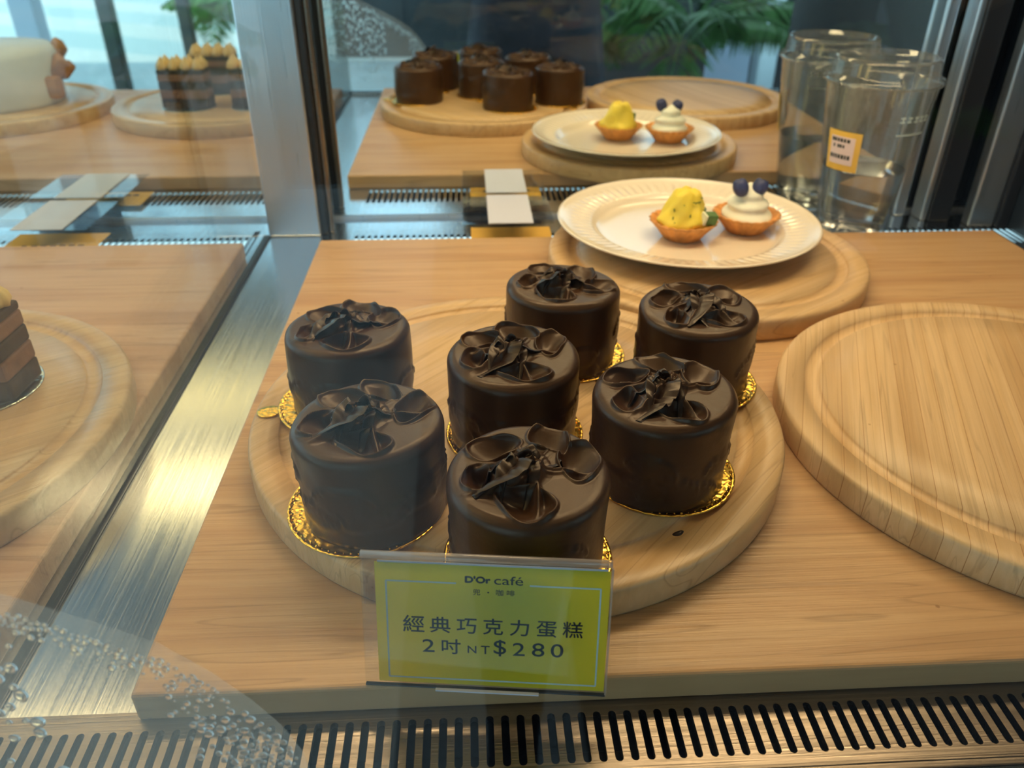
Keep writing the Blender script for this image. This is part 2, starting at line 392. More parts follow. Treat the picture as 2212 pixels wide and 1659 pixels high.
# ------------------------------------------------------------------ the display case
case = thing('display_case', 'refrigerated steel cake display case with mirror back and glass front', 'display case')
XL, XR = -3.4, 3.4
def grille(y0, y1, s0, s1, x0, x1, ph):
    """steel plate with rounded slots between s0 and s1"""
    bm = bmesh.new(); P = .0232; hw = .0060
    k0 = math.floor((x0 - ph) / P); k1 = math.ceil((x1 - ph) / P)
    cache = {}
    def V(x, y, z):
        key = (round(x, 5), round(y, 5), round(z, 5))
        if key not in cache: cache[key] = bm.verts.new((x, y, z))
        return cache[key]
    zt, zb = 0, -.012
    for k in range(k0, k1):
        xa = ph + k * P; xb = xa + P; cx = (xa + xb) / 2; r = hw
        hole = []
        for j in range(7):
            a = PI * j / 6; hole.append((cx + r * math.cos(a), s1 - r + r * math.sin(a)))
        for j in range(7):
            a = PI + PI * j / 6; hole.append((cx + r * math.cos(a), s0 + r + r * math.sin(a)))
        out = [(xb, s1 - r), (xb, y1), (cx + .004, y1), (cx, y1), (cx - .004, y1), (xa, y1), (xa, s1 - r),
               (xa, s0 + r), (xa, y0), (cx - .004, y0), (cx, y0), (cx + .004, y0), (xb, y0), (xb, s0 + r)]
        n = 14
        for j in range(n):
            j2 = (j + 1) % n
            bm.faces.new((V(*out[j], zt), V(*out[j2], zt), V(*hole[j2], zt), V(*hole[j], zt)))
            bm.faces.new((V(*hole[j], zt), V(*hole[j2], zt), V(*hole[j2], zb), V(*hole[j], zb)))
    bmesh.ops.recalc_face_normals(bm, faces=bm.faces)
    return bm
obj('front_grille', grille(.664, .80, .684, .7675, XL, XR, -.2738 - .0058), M['steel_grille'], case, (0, 0, TZ))['label'] = 'slotted brownish steel air grille along the front'
for gx0, gx1 in ((XL, -.80), (-.43, XR)):
    obj('rear_grille', grille(2.60, 2.86, 2.632, 2.80, gx0, gx1, gx0), M['steel'], case, (0, 0, TZ))['label'] = 'slotted steel air grille along the mirror'
tb = Box(XL, XR, .80, 2.60, TZ - .012, TZ); box(tb, XL, XR, 2.86, MY, TZ - .012, TZ); box(tb, -.80, -.43, 2.60, 2.86, TZ - .012, TZ)
obj('tray', tb, M['steel'], case)
ch_ = Box(XL, XR, .62, .80, TZ - .16, TZ - .15); box(ch_, XL, XR, 2.58, 2.90, TZ - .16, TZ - .15)
box(ch_, XL, XR, .60, .62, TZ - .16, TZ - .02); box(ch_, XL, XR, .80, .81, TZ - .16, TZ - .014)
obj('air_duct', ch_, M['dark'], case)
fr = Box(XL, XR, .650, .664, TZ - .02, TZ + .001, bev=.003)
obj('front_rim', fr, M['steel_grille'], case)
fe = Box(XL, XR, .585, .650, TZ - .05, TZ + .002, bev=.005)
obj('front_channel', fe, M['dark_trim'], case)
obj('mirror', Box(XL, XR, MY, MY + .02, TZ - .01, 2.65), None or (lambda: (lambda t: (t[2].inputs['Base Color'].__setattr__('default_value', (.86, .91, .90, 1)), t[2].inputs['Metallic'].__setattr__('default_value', 1), t[2].inputs['Roughness'].__setattr__('default_value', .012), t[0])[-1])(new_mat('mirror')))(), case)['label'] = 'tall mirror lining the back'
obj('mirror_base_trim', Box(XL, XR, MY - .012, MY - .0005, TZ + .0005, TZ + .012), M['steel_post'], case)
obj('front_glass', Box(XL, XR, GY - .012, GY, TZ + .004, 2.65), M['glass'], case)['label'] = 'clear upright glass with mist and droplets at its lower left'
cb = Box(XL, XR, .56, MY + .1, ZF, TZ - .17)
obj('cabinet', cb, M['cabinet'], case)
# centre and right posts with black gaskets before the mirror
def post(x0, x1, y0, y1, name='post', mat=None):
    return obj(name, Box(x0, x1, y0, y1, TZ + .0005, 2.65, bev=.006), mat or M['steel_post'], case)
post(-.736, -.548, 2.80, 2.85)
post(-.548, -.522, 2.815, 2.86, 'gasket', M['black'])
post(-.522, -.505, 2.83, 2.86, 'gasket_strip', M['steel_grille'])
post(1.76, 1.845, 2.86, 2.95, 'gasket', M['black'])
post(1.735, 1.76, 2.87, 2.95, 'gasket_strip', M['steel_post'])
post(1.885, 1.985, 2.80, 2.85)
post(1.985, 2.03, 2.78, 2.86, 'gasket', M['black'])
post(1.66, 1.70, 2.93, 2.955)  # steel strip added in place of a bright reflection in the mirror
# glass dividers standing on a black seam
obj('side_panel', Box(2.035, 2.07, .62, MY, TZ + .0005, 2.3), M['dark_trim'], case)['label'] = 'dark side panel at the right end'
for x, nm in ((-.742, 'divider_pane'),):
    obj(nm, Box(x - .006, x + .006, .64, 2.80, TZ + .008, 2.3), M['pane'], case)
    obj('divider_seam', Box(x - .011, x + .011, .61, 2.80, TZ, TZ + .008, bev=.002), M['black'], case)
# top of the case: white panel with two lamps under it
obj('top_panel', Box(XL, XR, .56, 2.42, 1.98, 2.02), M['white_panel'], case)
obj('top_cover', Box(XL, XR, .56, MY + .1, 2.65, 2.70), M['steel_post'], case)
obj('lamp_housing', Box(-.66, 1.86, .78, 1.26, 1.955, 1.98), M['white_panel'], case)
obj('lamp_diffuser', Box(-.62, 1.82, .82, 1.22, 1.945, 1.955), M['lamp_front'], case)['label'] = 'warm glowing lamp diffuser over the front'
obj('lamp_housing', Box(-.66, 1.86, 1.66, 2.26, 1.955, 1.98), M['white_panel'], case)
obj('lamp_diffuser', Box(-.62, 1.82, 1.98, 2.22, 1.945, 1.955), M['lamp'], case)['label'] = 'warm glowing lamp diffuser over the back'
for ya, yb in ((.86, 1.16), (1.90, 2.20)):
    obj('lamp_housing', Box(-3.2, -.88, ya - .04, yb + .04, 1.955, 1.98), M['white_panel'], case)
    obj('lamp_diffuser', Box(-3.16, -.92, ya, yb, 1.945, 1.955), M['lamp_cool'], case)['label'] = 'softer lamp diffuser of the left compartment'

# ------------------------------------------------------------------ mist and droplets on the front glass
def poly_on_glass(pts, y, name, mat):
    bm = bmesh.new(); a = [bm.verts.new((x, y, z)) for x, z in pts]; b_ = [bm.verts.new((x, y + .0012, z)) for x, z in pts]
    bm.faces.new(a); bm.faces.new(b_[::-1]); n = len(pts)
    for k in range(n): bm.faces.new((a[k], b_[k], b_[(k + 1) % n], a[(k + 1) % n]))
    bmesh.ops.recalc_face_normals(bm, faces=bm.faces)
    bmesh.ops.triangulate(bm, faces=bm.faces)
    return obj(name, bm, mat)
def arc(cx, cz, rx, rz, a0, a1, n): return [(cx + rx * math.cos(a0 + (a1 - a0) * k / n), cz + rz * math.sin(a0 + (a1 - a0) * k / n)) for k in range(n + 1)]
# mist boundary measured on the pane: (-.47,.39) (-.36,.33) (-.29,.29) (-.25,.20) (-.22,.14) (-.215,.0)
edge = [(-1.15, .62), (-.80, .54), (-.60, .455), (-.47, .392), (-.40, .352), (-.345, .318), (-.30, .27), (-.262, .218), (-.235, .17), (-.218, .12), (-.213, .06), (-.212, TZ + .01)]
mist = poly_on_glass(edge + [(-1.15, TZ + .01)], GY + .0008, 'mist_film', M['fog'])
tag(mist, 'thin mist on the lower left of the front glass', 'condensation', kind='stuff')
def edge_z(x):
    for (a, za), (b_, zb) in zip(edge, edge[1:]):
        if a <= x <= b_ and b_ > a: return za + (zb - za) * (x - a) / (b_ - a)
    return TZ
rng = random.Random(4)
bmd = bmesh.new(); placed = []
def bead(x, z, r):
    for (a, b_, c) in placed:
        if (a - x) ** 2 + (b_ - z) ** 2 < (c + r) ** 2 * .72: return False
    placed.append((x, z, r))
    q = bmesh.ops.create_icosphere(bmd, subdivisions=2 if r > .0026 else 1, radius=1)
    sx_, sz_ = r * rng.uniform(.85, 1.1), r * rng.uniform(.95, 1.35); dp = r * rng.uniform(.45, .65)
    for v in q['verts']: v.co = Vector((x + v.co.x * sx_, GY + .0022 + max(v.co.y, -.05) * dp, z + v.co.z * sz_))
    return True
n = 0
while n < 420:      # dense patch low on the pane
    x = rng.gauss(-.262, .028); z = rng.gauss(.115, .045)
    if z > edge_z(x) - .035 or x > -.222 or z < TZ + .02: n += .2; continue
    n += 1; bead(x, z, rng.uniform(.0022, .0065))
n = 0
while n < 430:      # chain under the mist boundary
    x = rng.uniform(-.56, -.29); z = edge_z(x) - .030 - abs(rng.gauss(0, .016)) ; n += 1
    bead(x, z, rng.uniform(.0018, .0048))
n = 0
while n < 90:       # loose ones between
    x = rng.uniform(-.36, -.22); z = edge_z(x) - .045 - rng.uniform(0, .09); n += 1
    if z > TZ + .02 and x < -.225: bead(x, z, rng.uniform(.0016, .0048))
n = 0
while n < 900:      # heavy wetting further left, seen back in the mirror
    x = rng.uniform(-1.1, -.50); z = rng.uniform(.02, edge_z(x) - .02); n += 1
    if rng.random() < .35 + .65 * (z > .18): bead(x, z, rng.uniform(.004, .0095))
tag(obj('water_droplets', bmd, M['droplet'], smooth=True), 'beads of condensation on the lower left of the front glass', 'condensation', kind='stuff')

# ------------------------------------------------------------------ slabs and boards
def slab(name, x0, x1, y0, y1, mat, lab):
    o = obj(name, Box(x0, x1, y0, y1, TZ, 0, bev=.007, seg=3), mat, smooth=False); return tag(o, lab, 'wooden slab', 'wooden base slabs of the case')
slab('wooden_slab', -.5173, 1.8594, .7844, 2.615, M['slab'], 'thick golden pine slab under the chocolate cakes and the plate')
slab('wooden_slab', -3.1, -.772, .7844, 2.60, M['slab2'], 'thick pinkish wooden slab in the left compartment')
def round_board(x, y, R, h, mat, lab, groove=.078, rot=0):
    g = R - groove
    prof = [(0, 0), (R - .008, 0), (R - .002, .002), (R, .008), (R, h - .009), (R - .003, h - .003), (R - .009, h)]
    for k in range(9):
        a = PI * k / 8; prof.append((g + .018 * math.cos(a), h - .011 * math.sin(a)))
    prof += [(g - .12, h), (0, h)]
    o = obj('round_board', lathe(prof, 160), mat, loc=(x, y, 0), smooth=True, rot=(0, 0, rot))
    return tag(o, lab, 'cutting board', 'round wooden serving boards')
BH = .0645
round_board(.0887, 1.4433, .56, BH, M['board'], 'round grooved wooden board carrying the seven chocolate cakes', rot=rad(48))
round_board(1.2207, 1.3632, .554, BH, M['bamboo'], 'empty round bamboo board at the right', rot=rad(-21.5))
round_board(.728, 2.308, .487, BH, M['board'], 'smaller round board under the white plate', rot=.6)
round_board(-1.318, 1.4304, .562, BH, M['board_left'], 'round grooved board with layered cakes behind the glass divider', rot=rad(32))
round_board(-2.50, 1.42, .56, BH, M['board_left'], 'round board under the white cake, seen in the mirror', rot=.4)

# ------------------------------------------------------------------ chocolate cakes
CR, CH = .1295, .1815
def cake_mesh(seed, rot, wob=1.0):
    r_ = random.Random(seed); jit = lambda s_: r_.uniform(-s_, s_)
    pet = []
    for a0, rr, la, lb in ((8, .58, .33, .21), (66, .62, .33, .19), (125, .57, .30, .19), (186, .58, .27, .17), (264, .54, .34, .22)):
        pet.append((rad(a0 + jit(7)) + rot, rr + jit(.03), la + jit(.02), lb + jit(.02), .021 + jit(.003), rad(90 - 28 + jit(10))))
    rid = []
    for a0, r1, wd, hh, cv in ((222, .92, .05, .017, -.22), (203, .78, .045, .012, .25), (290, .80, .035, .010, -.35), (155, .66, .04, .013, .3), (96, .55, .04, .009, .3), (40, .58, .04, .010, .35), (-18, .78, .03, .009, .4)):
        rid.append((rad(a0 + jit(6)) + rot, r1 + jit(.04), wd, hh + jit(.002), cv))
    ph = [r_.uniform(0, 6.28) for _ in range(14)]
    def hgt(x, y):
        xo, yo = x, y; x = x * .90; y = y * .90
        x = x + .030 * np.sin(4 * y + ph[0]) + .006 * np.sin(13 * y + ph[1]); y = y + .030 * np.sin(4 * x + ph[2]) + .006 * np.sin(12 * x + ph[3])
        r = np.hypot(x, y); th = np.arctan2(y, x)
        z = .0018 * np.sin(3.1 * x + ph[4]) * np.sin(2.7 * y + ph[5])
        bowl = np.zeros_like(r); lip = np.zeros_like(r)
        for (a, rr, la, lb, dp, sk) in pet:
            dx, dy = x - rr * math.cos(a), y - rr * math.sin(a)
            c, s_ = math.cos(a + sk), math.sin(a + sk)
            p, q = dx * c + dy * s_, -dx * s_ + dy * c
            e = np.hypot(p / la, q / (lb * (1 + .25 * p / la)))
            bb = -dp * np.clip(1 - e ** 2.2, 0, 1) ** .85
            # deepest against the inner wall, shallow outside
            bb = bb * (1 + .55 * np.clip(-(dx * math.cos(a) + dy * math.sin(a)) / lb, -1, 1))
            bowl = np.minimum(bowl, bb)
            lip = np.maximum(lip, .0065 * np.exp(-((e - 1.07) / .06) ** 2) * (1 + .5 * np.sin(3 * np.arctan2(q, p) + ph[6])))
        z = z + bowl + lip * (bowl > -.003)
        for (a, r1, wd, hh, cv) in rid:
            al = a + cv * r
            d = (th - al + PI) % (2 * PI) - PI; t = r * d
            env = np.clip(1 - (r / r1) ** 2.2, 0, 1) ** .8 * np.clip(r / .10, 0, 1)
            pr = np.where(t > 0, np.exp(-(t / wd) ** 2), np.exp(-(t / (wd * 2.4)) ** 2) * (1 - .25 * np.clip(-t / wd, 0, 1)))
            pr = np.where(np.abs(d) < PI / 2, pr, 0)
            wgt = np.clip(env * pr * 1.3, 0, 1)
            z = z * (1 - wgt) + np.maximum(z, hh * env) * wgt + .0010 * np.sin(t * 110 + ph[7]) * env * pr
        core = np.clip(1 - (r / .30) ** 2, 0, 1)
        z = z + .012 * core + .0050 * core * np.sin(th * 2 + r * 34 + ph[8])
        z = z * np.clip((1.0 - np.hypot(xo, yo)) / .07, 0, 1) ** .7
        return z
    NA, NR, NS = 320, 112, 34
    bm = bmesh.new(); rings = []
    ang = np.arange(NA) * 2 * PI / NA
    radii = np.linspace(0, 1, NR + 1)[1:] ** .92
    side_w = lambda a, z: 1 + wob * (.012 * math.sin(2 * a + ph[9]) + .007 * math.sin(3 * a + ph[10] + 9 * z) + .004 * math.sin(7 * a + ph[11] - 16 * z))
    fil = .019; A0 = rad(48); RM = CR - fil + fil * math.cos(A0)
    ctr = bm.verts.new((0, 0, CH + float(hgt(np.array([0.0]), np.array([0.0]))[0])))
    for rr in radii:
        xs, ys = rr * np.cos(ang), rr * np.sin(ang); zz = hgt(xs, ys); ring = []
        over = max(0, rr * RM - (CR - fil)); drop = fil - math.sqrt(fil * fil - over * over)
        for k in range(NA):
            f = 1 + (side_w(ang[k], CH) - 1) * rr ** 3; tilt = .004 * xs[k] * math.sin(ph[12]) + .004 * ys[k] * math.cos(ph[12])
            ring.append(bm.verts.new((xs[k] * RM * f, ys[k] * RM * f, CH - drop + zz[k] + tilt)))
        rings.append(ring)
    patches = [(r_.uniform(0, 6.28), r_.uniform(.03, .10), r_.uniform(.25, .5), r_.uniform(.018, .03), r_.uniform(-.5, .5)) for _ in range(9)]
    patches += [(-PI / 2 + rot + jit(.9), r_.uniform(.035, .09), .38, .024, jit(.4)), (-PI / 2 + jit(.5) - .6, .05, .34, .028, jit(.4))]
    for j in range(NS + 1):
        if j <= 8:
            t = A0 * (1 - (j + .5) / 9); rad_ = CR - fil + fil * math.cos(t); z = CH - fil + fil * math.sin(t)
        else:
            u = (j - 8) / (NS - 8); z = (CH - fil) * (1 - u); rad_ = CR - .003 * u + .003 * math.sin(u * PI) * math.sin(ph[13])
        ring = []
        for k in range(NA):
            a = ang[k]; d = 0
            if j > 6:
                for (pa, pz, wa, hz, tl) in patches:
                    da = (a - pa + PI) % (2 * PI) - PI; dz = z - pz - tl * da * .05
                    e = math.hypot(da / wa, dz / hz)
                    if e < 1: d = max(d, .0030 * (1 - e ** 5))
                    if e < 1.25 and dz > 0: d = max(d, .0042 * math.exp(-((e - 1.03) / .10) ** 2))
                if z < .016: d += .004 * max(0, math.sin(9 * a + ph[3]) * math.sin(4 * a + ph[6])) * (1 - z / .016)
            tilt = (.004 * math.cos(a) * math.sin(ph[12]) + .004 * math.sin(a) * math.cos(ph[12])) * (z / CH)
            f = side_w(a, z); ring.append(bm.verts.new(((rad_ + d) * f * math.cos(a), (rad_ + d) * f * math.sin(a), z + tilt)))
        rings.append(ring)
    for k in range(NA): bm.faces.new((ctr, rings[0][k], rings[0][(k + 1) % NA]))
    for A, B in zip(rings, rings[1:]):
        for k in range(NA): bm.faces.new((A[k], B[k], B[(k + 1) % NA], A[(k + 1) % NA]))
    bm.faces.new(rings[-1][::-1])
    bmesh.ops.recalc_face_normals(bm, faces=bm.faces)
    return bm, hgt
def curl(a0, a1, r0, r1, hh, lean, zb, seed, hgt):
    """a thin pulled flap of ganache standing on the cake top"""
    r_ = random.Random(seed); bm = bmesh.new(); N = 18; rows = []
    p1, p2 = r_.uniform(0, 6), r_.uniform(0, 6)
    for i in range(N + 1):
        t = i / N; r = (r0 + (r1 - r0) * t) * CR; a = a0 + (a1 - a0) * t ** .8
        h = hh * (.35 + .65 * math.sin(PI * min(1, .25 + t * .75)) ** .7) * (1 - t ** 3) + .0004
        b = Vector((r * math.cos(a), r * math.sin(a), zb - .0075 + float(hgt(np.array([r * math.cos(a) / CR]), np.array([r * math.sin(a) / CR]))[0])))
        nrm = Vector((-math.sin(a), math.cos(a), 0)) * (1 if lean > 0 else -1)
        row_f, row_b = [], []
        for j in range(5):
            v = j / 4; off = nrm * (abs(lean) * h * v ** 1.7 + .002 * math.sin(5 * t + p1) * v)
            q = b + off + Vector((0, 0, h * (v - .18 * v ** 3) + .0012 * math.sin(9 * t + p2) * v + .004))
            th = .0050 * (1 - v) + .0007
            row_f.append(bm.verts.new(q + nrm * th)); row_b.append(bm.verts.new(q - nrm * th))
        rows.append(row_f + row_b[::-1])
    for A, B in zip(rows, rows[1:]):
        n_ = len(A)
        for k in range(n_): bm.faces.new((A[k], A[(k + 1) % n_], B[(k + 1) % n_], B[k]))
    bm.faces.new(rows[0][::-1]); bm.faces.new(rows[-1])
    bmesh.ops.recalc_face_normals(bm, faces=bm.faces)
    return bm
def gold_disc(handle):
    prof = [(0, 0), (.1365, 0), (.1395, .0012), (.1405, .0030), (.1395, .0042), (.137, .0045), (.134, .0038), (.1335, .0030), (.129, .0032), (0, .0032)]
    bm = lathe(prof, 128)
    # pull tab: a small embossed oval joined to the disc
    n = 28; cx = .158; top = []; bot = []
    for k in range(n):
        a = 2 * PI * k / n; top.append(bm.verts.new((cx + .026 * math.cos(a), .021 * math.sin(a), .0044))); bot.append(bm.verts.new((cx + .026 * math.cos(a), .021 * math.sin(a), .0006)))
    ti = [bm.verts.new((cx + .020 * math.cos(2 * PI * k / n), .015 * math.sin(2 * PI * k / n), .0028)) for k in range(n)]
    tj = [bm.verts.new((cx + .010 * math.cos(2 * PI * k / n), .007 * math.sin(2 * PI * k / n), .0046)) for k in range(n)]
    for k in range(n):
        k2 = (k + 1) % n
        bm.faces.new((top[k], top[k2], ti[k2], ti[k])); bm.faces.new((ti[k], ti[k2], tj[k2], tj[k])); bm.faces.new((bot[k], bot[k2], top[k2], top[k]))
    bm.faces.new(tj); bm.faces.new(bot[::-1])
    # raised lettering-like ticks round the rim
    for k in range(64):
        a = 2 * PI * k / 64; wv_ = .0015 + .0009 * math.sin(k * 2.3); ln = .0036 + .0012 * math.sin(k * 1.7)
        q = bmesh.ops.create_cube(bm, size=1)['verts']
        mt = Matrix.Rotation(a, 4, 'Z') @ Matrix.Translation((.1318 + .0006 * math.sin(k), 0, .0038)) @ Matrix.Rotation(.35 * math.sin(k * 1.3), 4, 'Z') @ Matrix.Diagonal((ln, wv_ * 1.6, .0016, 1))
        for v in q: v.co = mt @ v.co
    bmesh.ops.recalc_face_normals(bm, faces=bm.faces)
    return bm
CAKES = [  # x, y, petal turn, tab direction, disc offset, label
    ('A', -.2603, 1.474, .10, 192, (-.022, -.004), 'chocolate cake at the left back of the board, gold tab sticking out'),
    ('B', .2072, 1.664, -.25, -62, (.014, .002), 'chocolate cake furthest back on its board, beside the plate'),
    ('C', .4890, 1.534, .55, 70, (.008, -.004), 'chocolate cake at the right back in front of the plate'),
    ('D', .0763, 1.344, .20, 95, (.003, -.002), 'chocolate cake in the middle of the group'),
    ('E', -.1838, 1.131, .12, 62, (-.016, -.004), 'hazy chocolate cake at the left front with rippled side'),
    ('F', .3415, 1.1985, .32, 100, (.010, .004), 'dark chocolate cake at the right front edge of its board'),
    ('G', .0783, .9735, .0, 95, (.003, .006), 'chocolate cake right behind the yellow price card'),
]
ZC = BH
for i, (nm, x, y, rt, tab, off, lab) in enumerate(CAKES):
    t = thing('chocolate_cake', lab, 'cake', (x, y, ZC), group='chocolate cakes on the round board')
    obj('gold_board', gold_disc(True), M['gold'], t, (off[0], off[1], .0005), True, rot=(0, 0, rad(tab)))
    cm, hf = cake_mesh(30 + i, rt)
    obj('ganache_body', cm, M['ganache'], t, (0, 0, .0040), True)
    r_ = random.Random(90 + i); zt = CH + .004
    for (a0, sw, r0, r1, hh, ln) in ((228, -16, .12, .86, .022, 1.3), (205, 22, .16, .74, .017, -1.2), (288, -20, .10, .66, .014, .9), (150, 30, .12, .60, .019, 1.1), (95, 28, .08, .40, .016, -.9),
                                    (45, 36, .10, .48, .015, 1.1), (-16, 30, .14, .62, .012, -1.1), (10, 210, .06, .17, .020, .5), (190, 230, .05, .24, .016, .7)):
        a = rad(a0 + r_.uniform(-9, 9)) + rt; b_ = a + rad(sw + r_.uniform(-7, 7))
        obj('chocolate_curl', curl(a, b_, r0, r1 * r_.uniform(.85, 1.05), hh * r_.uniform(.75, 1.12), ln, zt, r_.random(), hf), M['ganache_curl'], t, smooth=True)

# ------------------------------------------------------------------ plate and tarts
pz = BH
def flute(r, z, a):
    if .305 < r < .374 and z > .044 + (r - .33) * .277:
        k = math.sin((r - .305) / .069 * PI) ** .5; return r, z + .0016 * k * math.cos(72 * a)
    if .380 < r < .388 and z > .044 + (r - .33) * .277: return r, z + .0008 * math.cos(144 * a)
    return r, z
PR = [(0, .010), (.16, .010), (.19, .008), (.215, .0), (.235, .0), (.240, .010), (.29, .022), (.33, .040), (.395, .058), (.411, .0640), (.4145, .0675), (.4125, .0705), (.406, .0700), (.398, .0655)]
for k in range(9): PR.append((.390 - .0085 * k, .0640 - .0019 * k - .0 * k))
PR += [(.312, .0470), (.304, .0440), (.296, .0360), (.286, .0260), (.270, .0215), (.24, .0195), (.12, .0185), (0, .0185)]
tag(obj('plate', lathe(PR, 432, flute), M['china'], loc=(.6915, 2.4225, pz), smooth=True), 'large cream plate with fluted rim holding two tarts', 'plate')
def crust_mesh():
    f = lambda r, z, a: (r * (1 + (.030 if z > .004 else .012) * math.cos(22 * a) * (1 if r > .05 else 0)), z)
    return lathe([(0, 0), (.052, 0), (.060, .004), (.078, .030), (.098, .052), (.106, .060), (.103, .063), (.094, .060), (.076, .044), (.0, .030)], 176, f)
def tart(x, y, lab, grp, kind):
    t = thing('fruit_tart', lab, 'tart', (x, y, pz + .0190), group='tarts on the cream plate')
    obj('crust', crust_mesh(), M['crust'], t, smooth=True)
    if kind == 'lemon':
        rr = random.Random(3)
        def f(r, z, a):
            k = 1 + .07 * math.sin(3 * a + z * 60) + .035 * math.sin(8 * a - z * 90) + (.05 * math.sin(a * 2 + 1) if z > .1 else 0)
            return r * k, z + .004 * math.sin(4 * a + r * 80)
        obj('lemon_cream', lathe([(0, .03), (.074, .045), (.083, .056), (.080, .068), (.070, .078), (.064, .090), (.060, .100), (.056, .112), (.048, .124), (.043, .140), (.036, .150), (.022, .156), (.0, .153)], 72, f), M['custard'], t, smooth=True)
        for k in range(14):
            a, z = rr.uniform(PI, 2 * PI), rr.uniform(.065, .135); r = .078 - (z - .06) * .42
            q = bmesh.new(); box(q, -.005, .005, -.0016, .0016, -.0016, .0016, bev=.0006)
            obj('zest', q, M['peel'], t, (r * math.cos(a), r * math.sin(a), z), rot=(rr.uniform(0, 3), rr.uniform(0, 3), a))
        pc = Box(-.018, .018, -.015, .015, -.017, .017, bev=.003); 
        p = obj('peel_cube', pc, M['peel'], t, (.066, -.060, .082), rot=(.25, .1, .25)); p['label'] = 'dark green peel cube'
        obj('pith', Box(-.0265, -.0185, -.015, .015, -.017, .017, bev=.002), M['peel_white'], p)
    else:
        prof = [(0, .03)] + [(max(.003, .081 * (1 - t_) ** .55 + .0050 * math.sin(2 * PI * 3.1 * t_ - .8)), .046 + .110 * t_) for t_ in [k / 30 for k in range(30)]] + [(0, .158)]
        obj('whipped_cream', lathe(prof, 64, lambda r, z, a: (r * (1 + .03 * math.sin(2 * a + z * 80)), z + .004 * math.sin(a))), M['cream'], t, smooth=True)
        for bx, by, bz, rx in ((-.040, -.022, .150, -.35), (.026, -.010, .147, .40)):
            bm = bmesh.new(); bmesh.ops.create_uvsphere(bm, u_segments=24, v_segments=16, radius=.0265)
            for v in bm.verts:
                if v.co.z > .0195: v.co.z = .0195 - (v.co.z - .0195) * .6 + (.003 * abs(math.sin(2.5 * math.atan2(v.co.y, v.co.x))) if math.hypot(v.co.x, v.co.y) > .007 else 0)
                v.co.z *= 1.18; v.co.x *= .92
            obj('blueberry', bm, M['berry'], t, (bx, by, bz), True, rot=(-.15, rx, 0))
    return t
tart(.668, 2.372, 'lemon tart piled with yellow cream and a green peel cube', None, 'lemon')
tart(.885, 2.424, 'blueberry tart with white cream and two berries on top', None, 'berry')

# ------------------------------------------------------------------ clear cup
cup = thing('plastic_cup', 'clear plastic takeaway cup of water with flat lid and amber sticker', 'cup', (1.402, 2.760, TZ + .0005))
rb, rt_, hc = .113, .180, .54
def rc(z): return rb + (rt_ - rb) * z / hc
obj('cup_wall', lathe([(0, .012), (rb - .012, .010), (rb - .006, 0), (rb, .004)] + [(rc(z) + (.0022 if k % 2 else 0), z) for k, z in enumerate([.03, .034, .06, .064, .18, .30, .44, .445, .49, .495, .53])] + [(rt_ + .006, .537), (rt_ + .006, .543), (rt_, .543), (rt_ - .003, .53), (rc(.30) - .003, .30), (rb - .003, .03), (rb - .012, .014), (0, .015)], 96), M['plastic'], cup, smooth=True)
obj('water', lathe([(0, .0165), (rb - .013, .0165), (rc(.03) - .0055, .033), (rc(.25) - .0050, .25), (0, .25)], 96), M['water'], cup, smooth=False)
obj('lid', lathe([(rt_ - .002, .544), (rt_ + .010, .538), (rt_ + .014, .545), (rt_ + .010, .555), (rt_ - .002, .560), (rt_ - .006, .568), (rt_ - .010, .606), (rt_ - .016, .618), (rt_ - .026, .618), (rt_ - .034, .605), (.02, .603), (0, .603)], 96), M['plastic'], cup, smooth=True)
def cyl_patch(a0, a1, z0, z1, off, n=16):
    bm = bmesh.new(); A = []
    for k in range(n + 1):
        a = a0 + (a1 - a0) * k / n
        A.append((bm.verts.new(((rc(z0) + off) * math.cos(a), (rc(z0) + off) * math.sin(a), z0)), bm.verts.new(((rc(z1) + off) * math.cos(a), (rc(z1) + off) * math.sin(a), z1)),
                  bm.verts.new(((rc(z1) + off - .0008) * math.cos(a), (rc(z1) + off - .0008) * math.sin(a), z1)), bm.verts.new(((rc(z0) + off - .0008) * math.cos(a), (rc(z0) + off - .0008) * math.sin(a), z0))))
    for P_, Q in zip(A, A[1:]):
        for j in range(4): bm.faces.new((P_[j], Q[j], Q[(j + 1) % 4], P_[(j + 1) % 4]))
    bm.faces.new(A[0]); bm.faces.new(A[-1][::-1]); bmesh.ops.recalc_face_normals(bm, faces=bm.faces)
    return bm
la0, la1, lz0, lz1 = rad(191), rad(236), .258, .392
stk = obj('sticker', cyl_patch(la0, la1, lz0, lz1, .0042), M['label'], cup)
stk['label'] = 'amber sticker with a pale pink field'
obj('sticker_field', cyl_patch(la0 + .10, la1 - .12, lz0 + .022, lz1 - .018, .0052), M['label_pink'], stk)
q = bmesh.new()
for row, (zz, h_, items) in enumerate(((.356, .012, [(.13, .19), (.20, .25), (.27, .32), (.34, .40), (.42, .47), (.49, .56)]), (.336, .011, [(.18, .22), (.28, .33), (.34, .39), (.41, .45)]), (.299, .014, [(.12, .18), (.20, .24), (.26, .30), (.32, .38), (.40, .46), (.48, .52), (.54, .60)]))):
    for a, b_ in items:
        m_ = cyl_patch(la0 + a, la0 + b_, zz, zz + h_, .0058, 3); me_ = bpy.data.meshes.new('x'); m_.to_mesh(me_); q.from_mesh(me_); bpy.data.meshes.remove(me_)
obj('sticker_print', q, M['black_ink'], stk)
q = bmesh.new()
for k in range(5):
    a = rad(272 + k * 8.5)
    for (u0, u1, v0, v1) in ((0, .09, .0, .004), (0, .09, .014, .018), (.035, .055, 0, .02)):
        m_ = cyl_patch(a + u0, a + u1, .435 + v0, .435 + v1, .0040, 2); me_ = bpy.data.meshes.new('x'); m_.to_mesh(me_); q.from_mesh(me_); bpy.data.meshes.remove(me_)
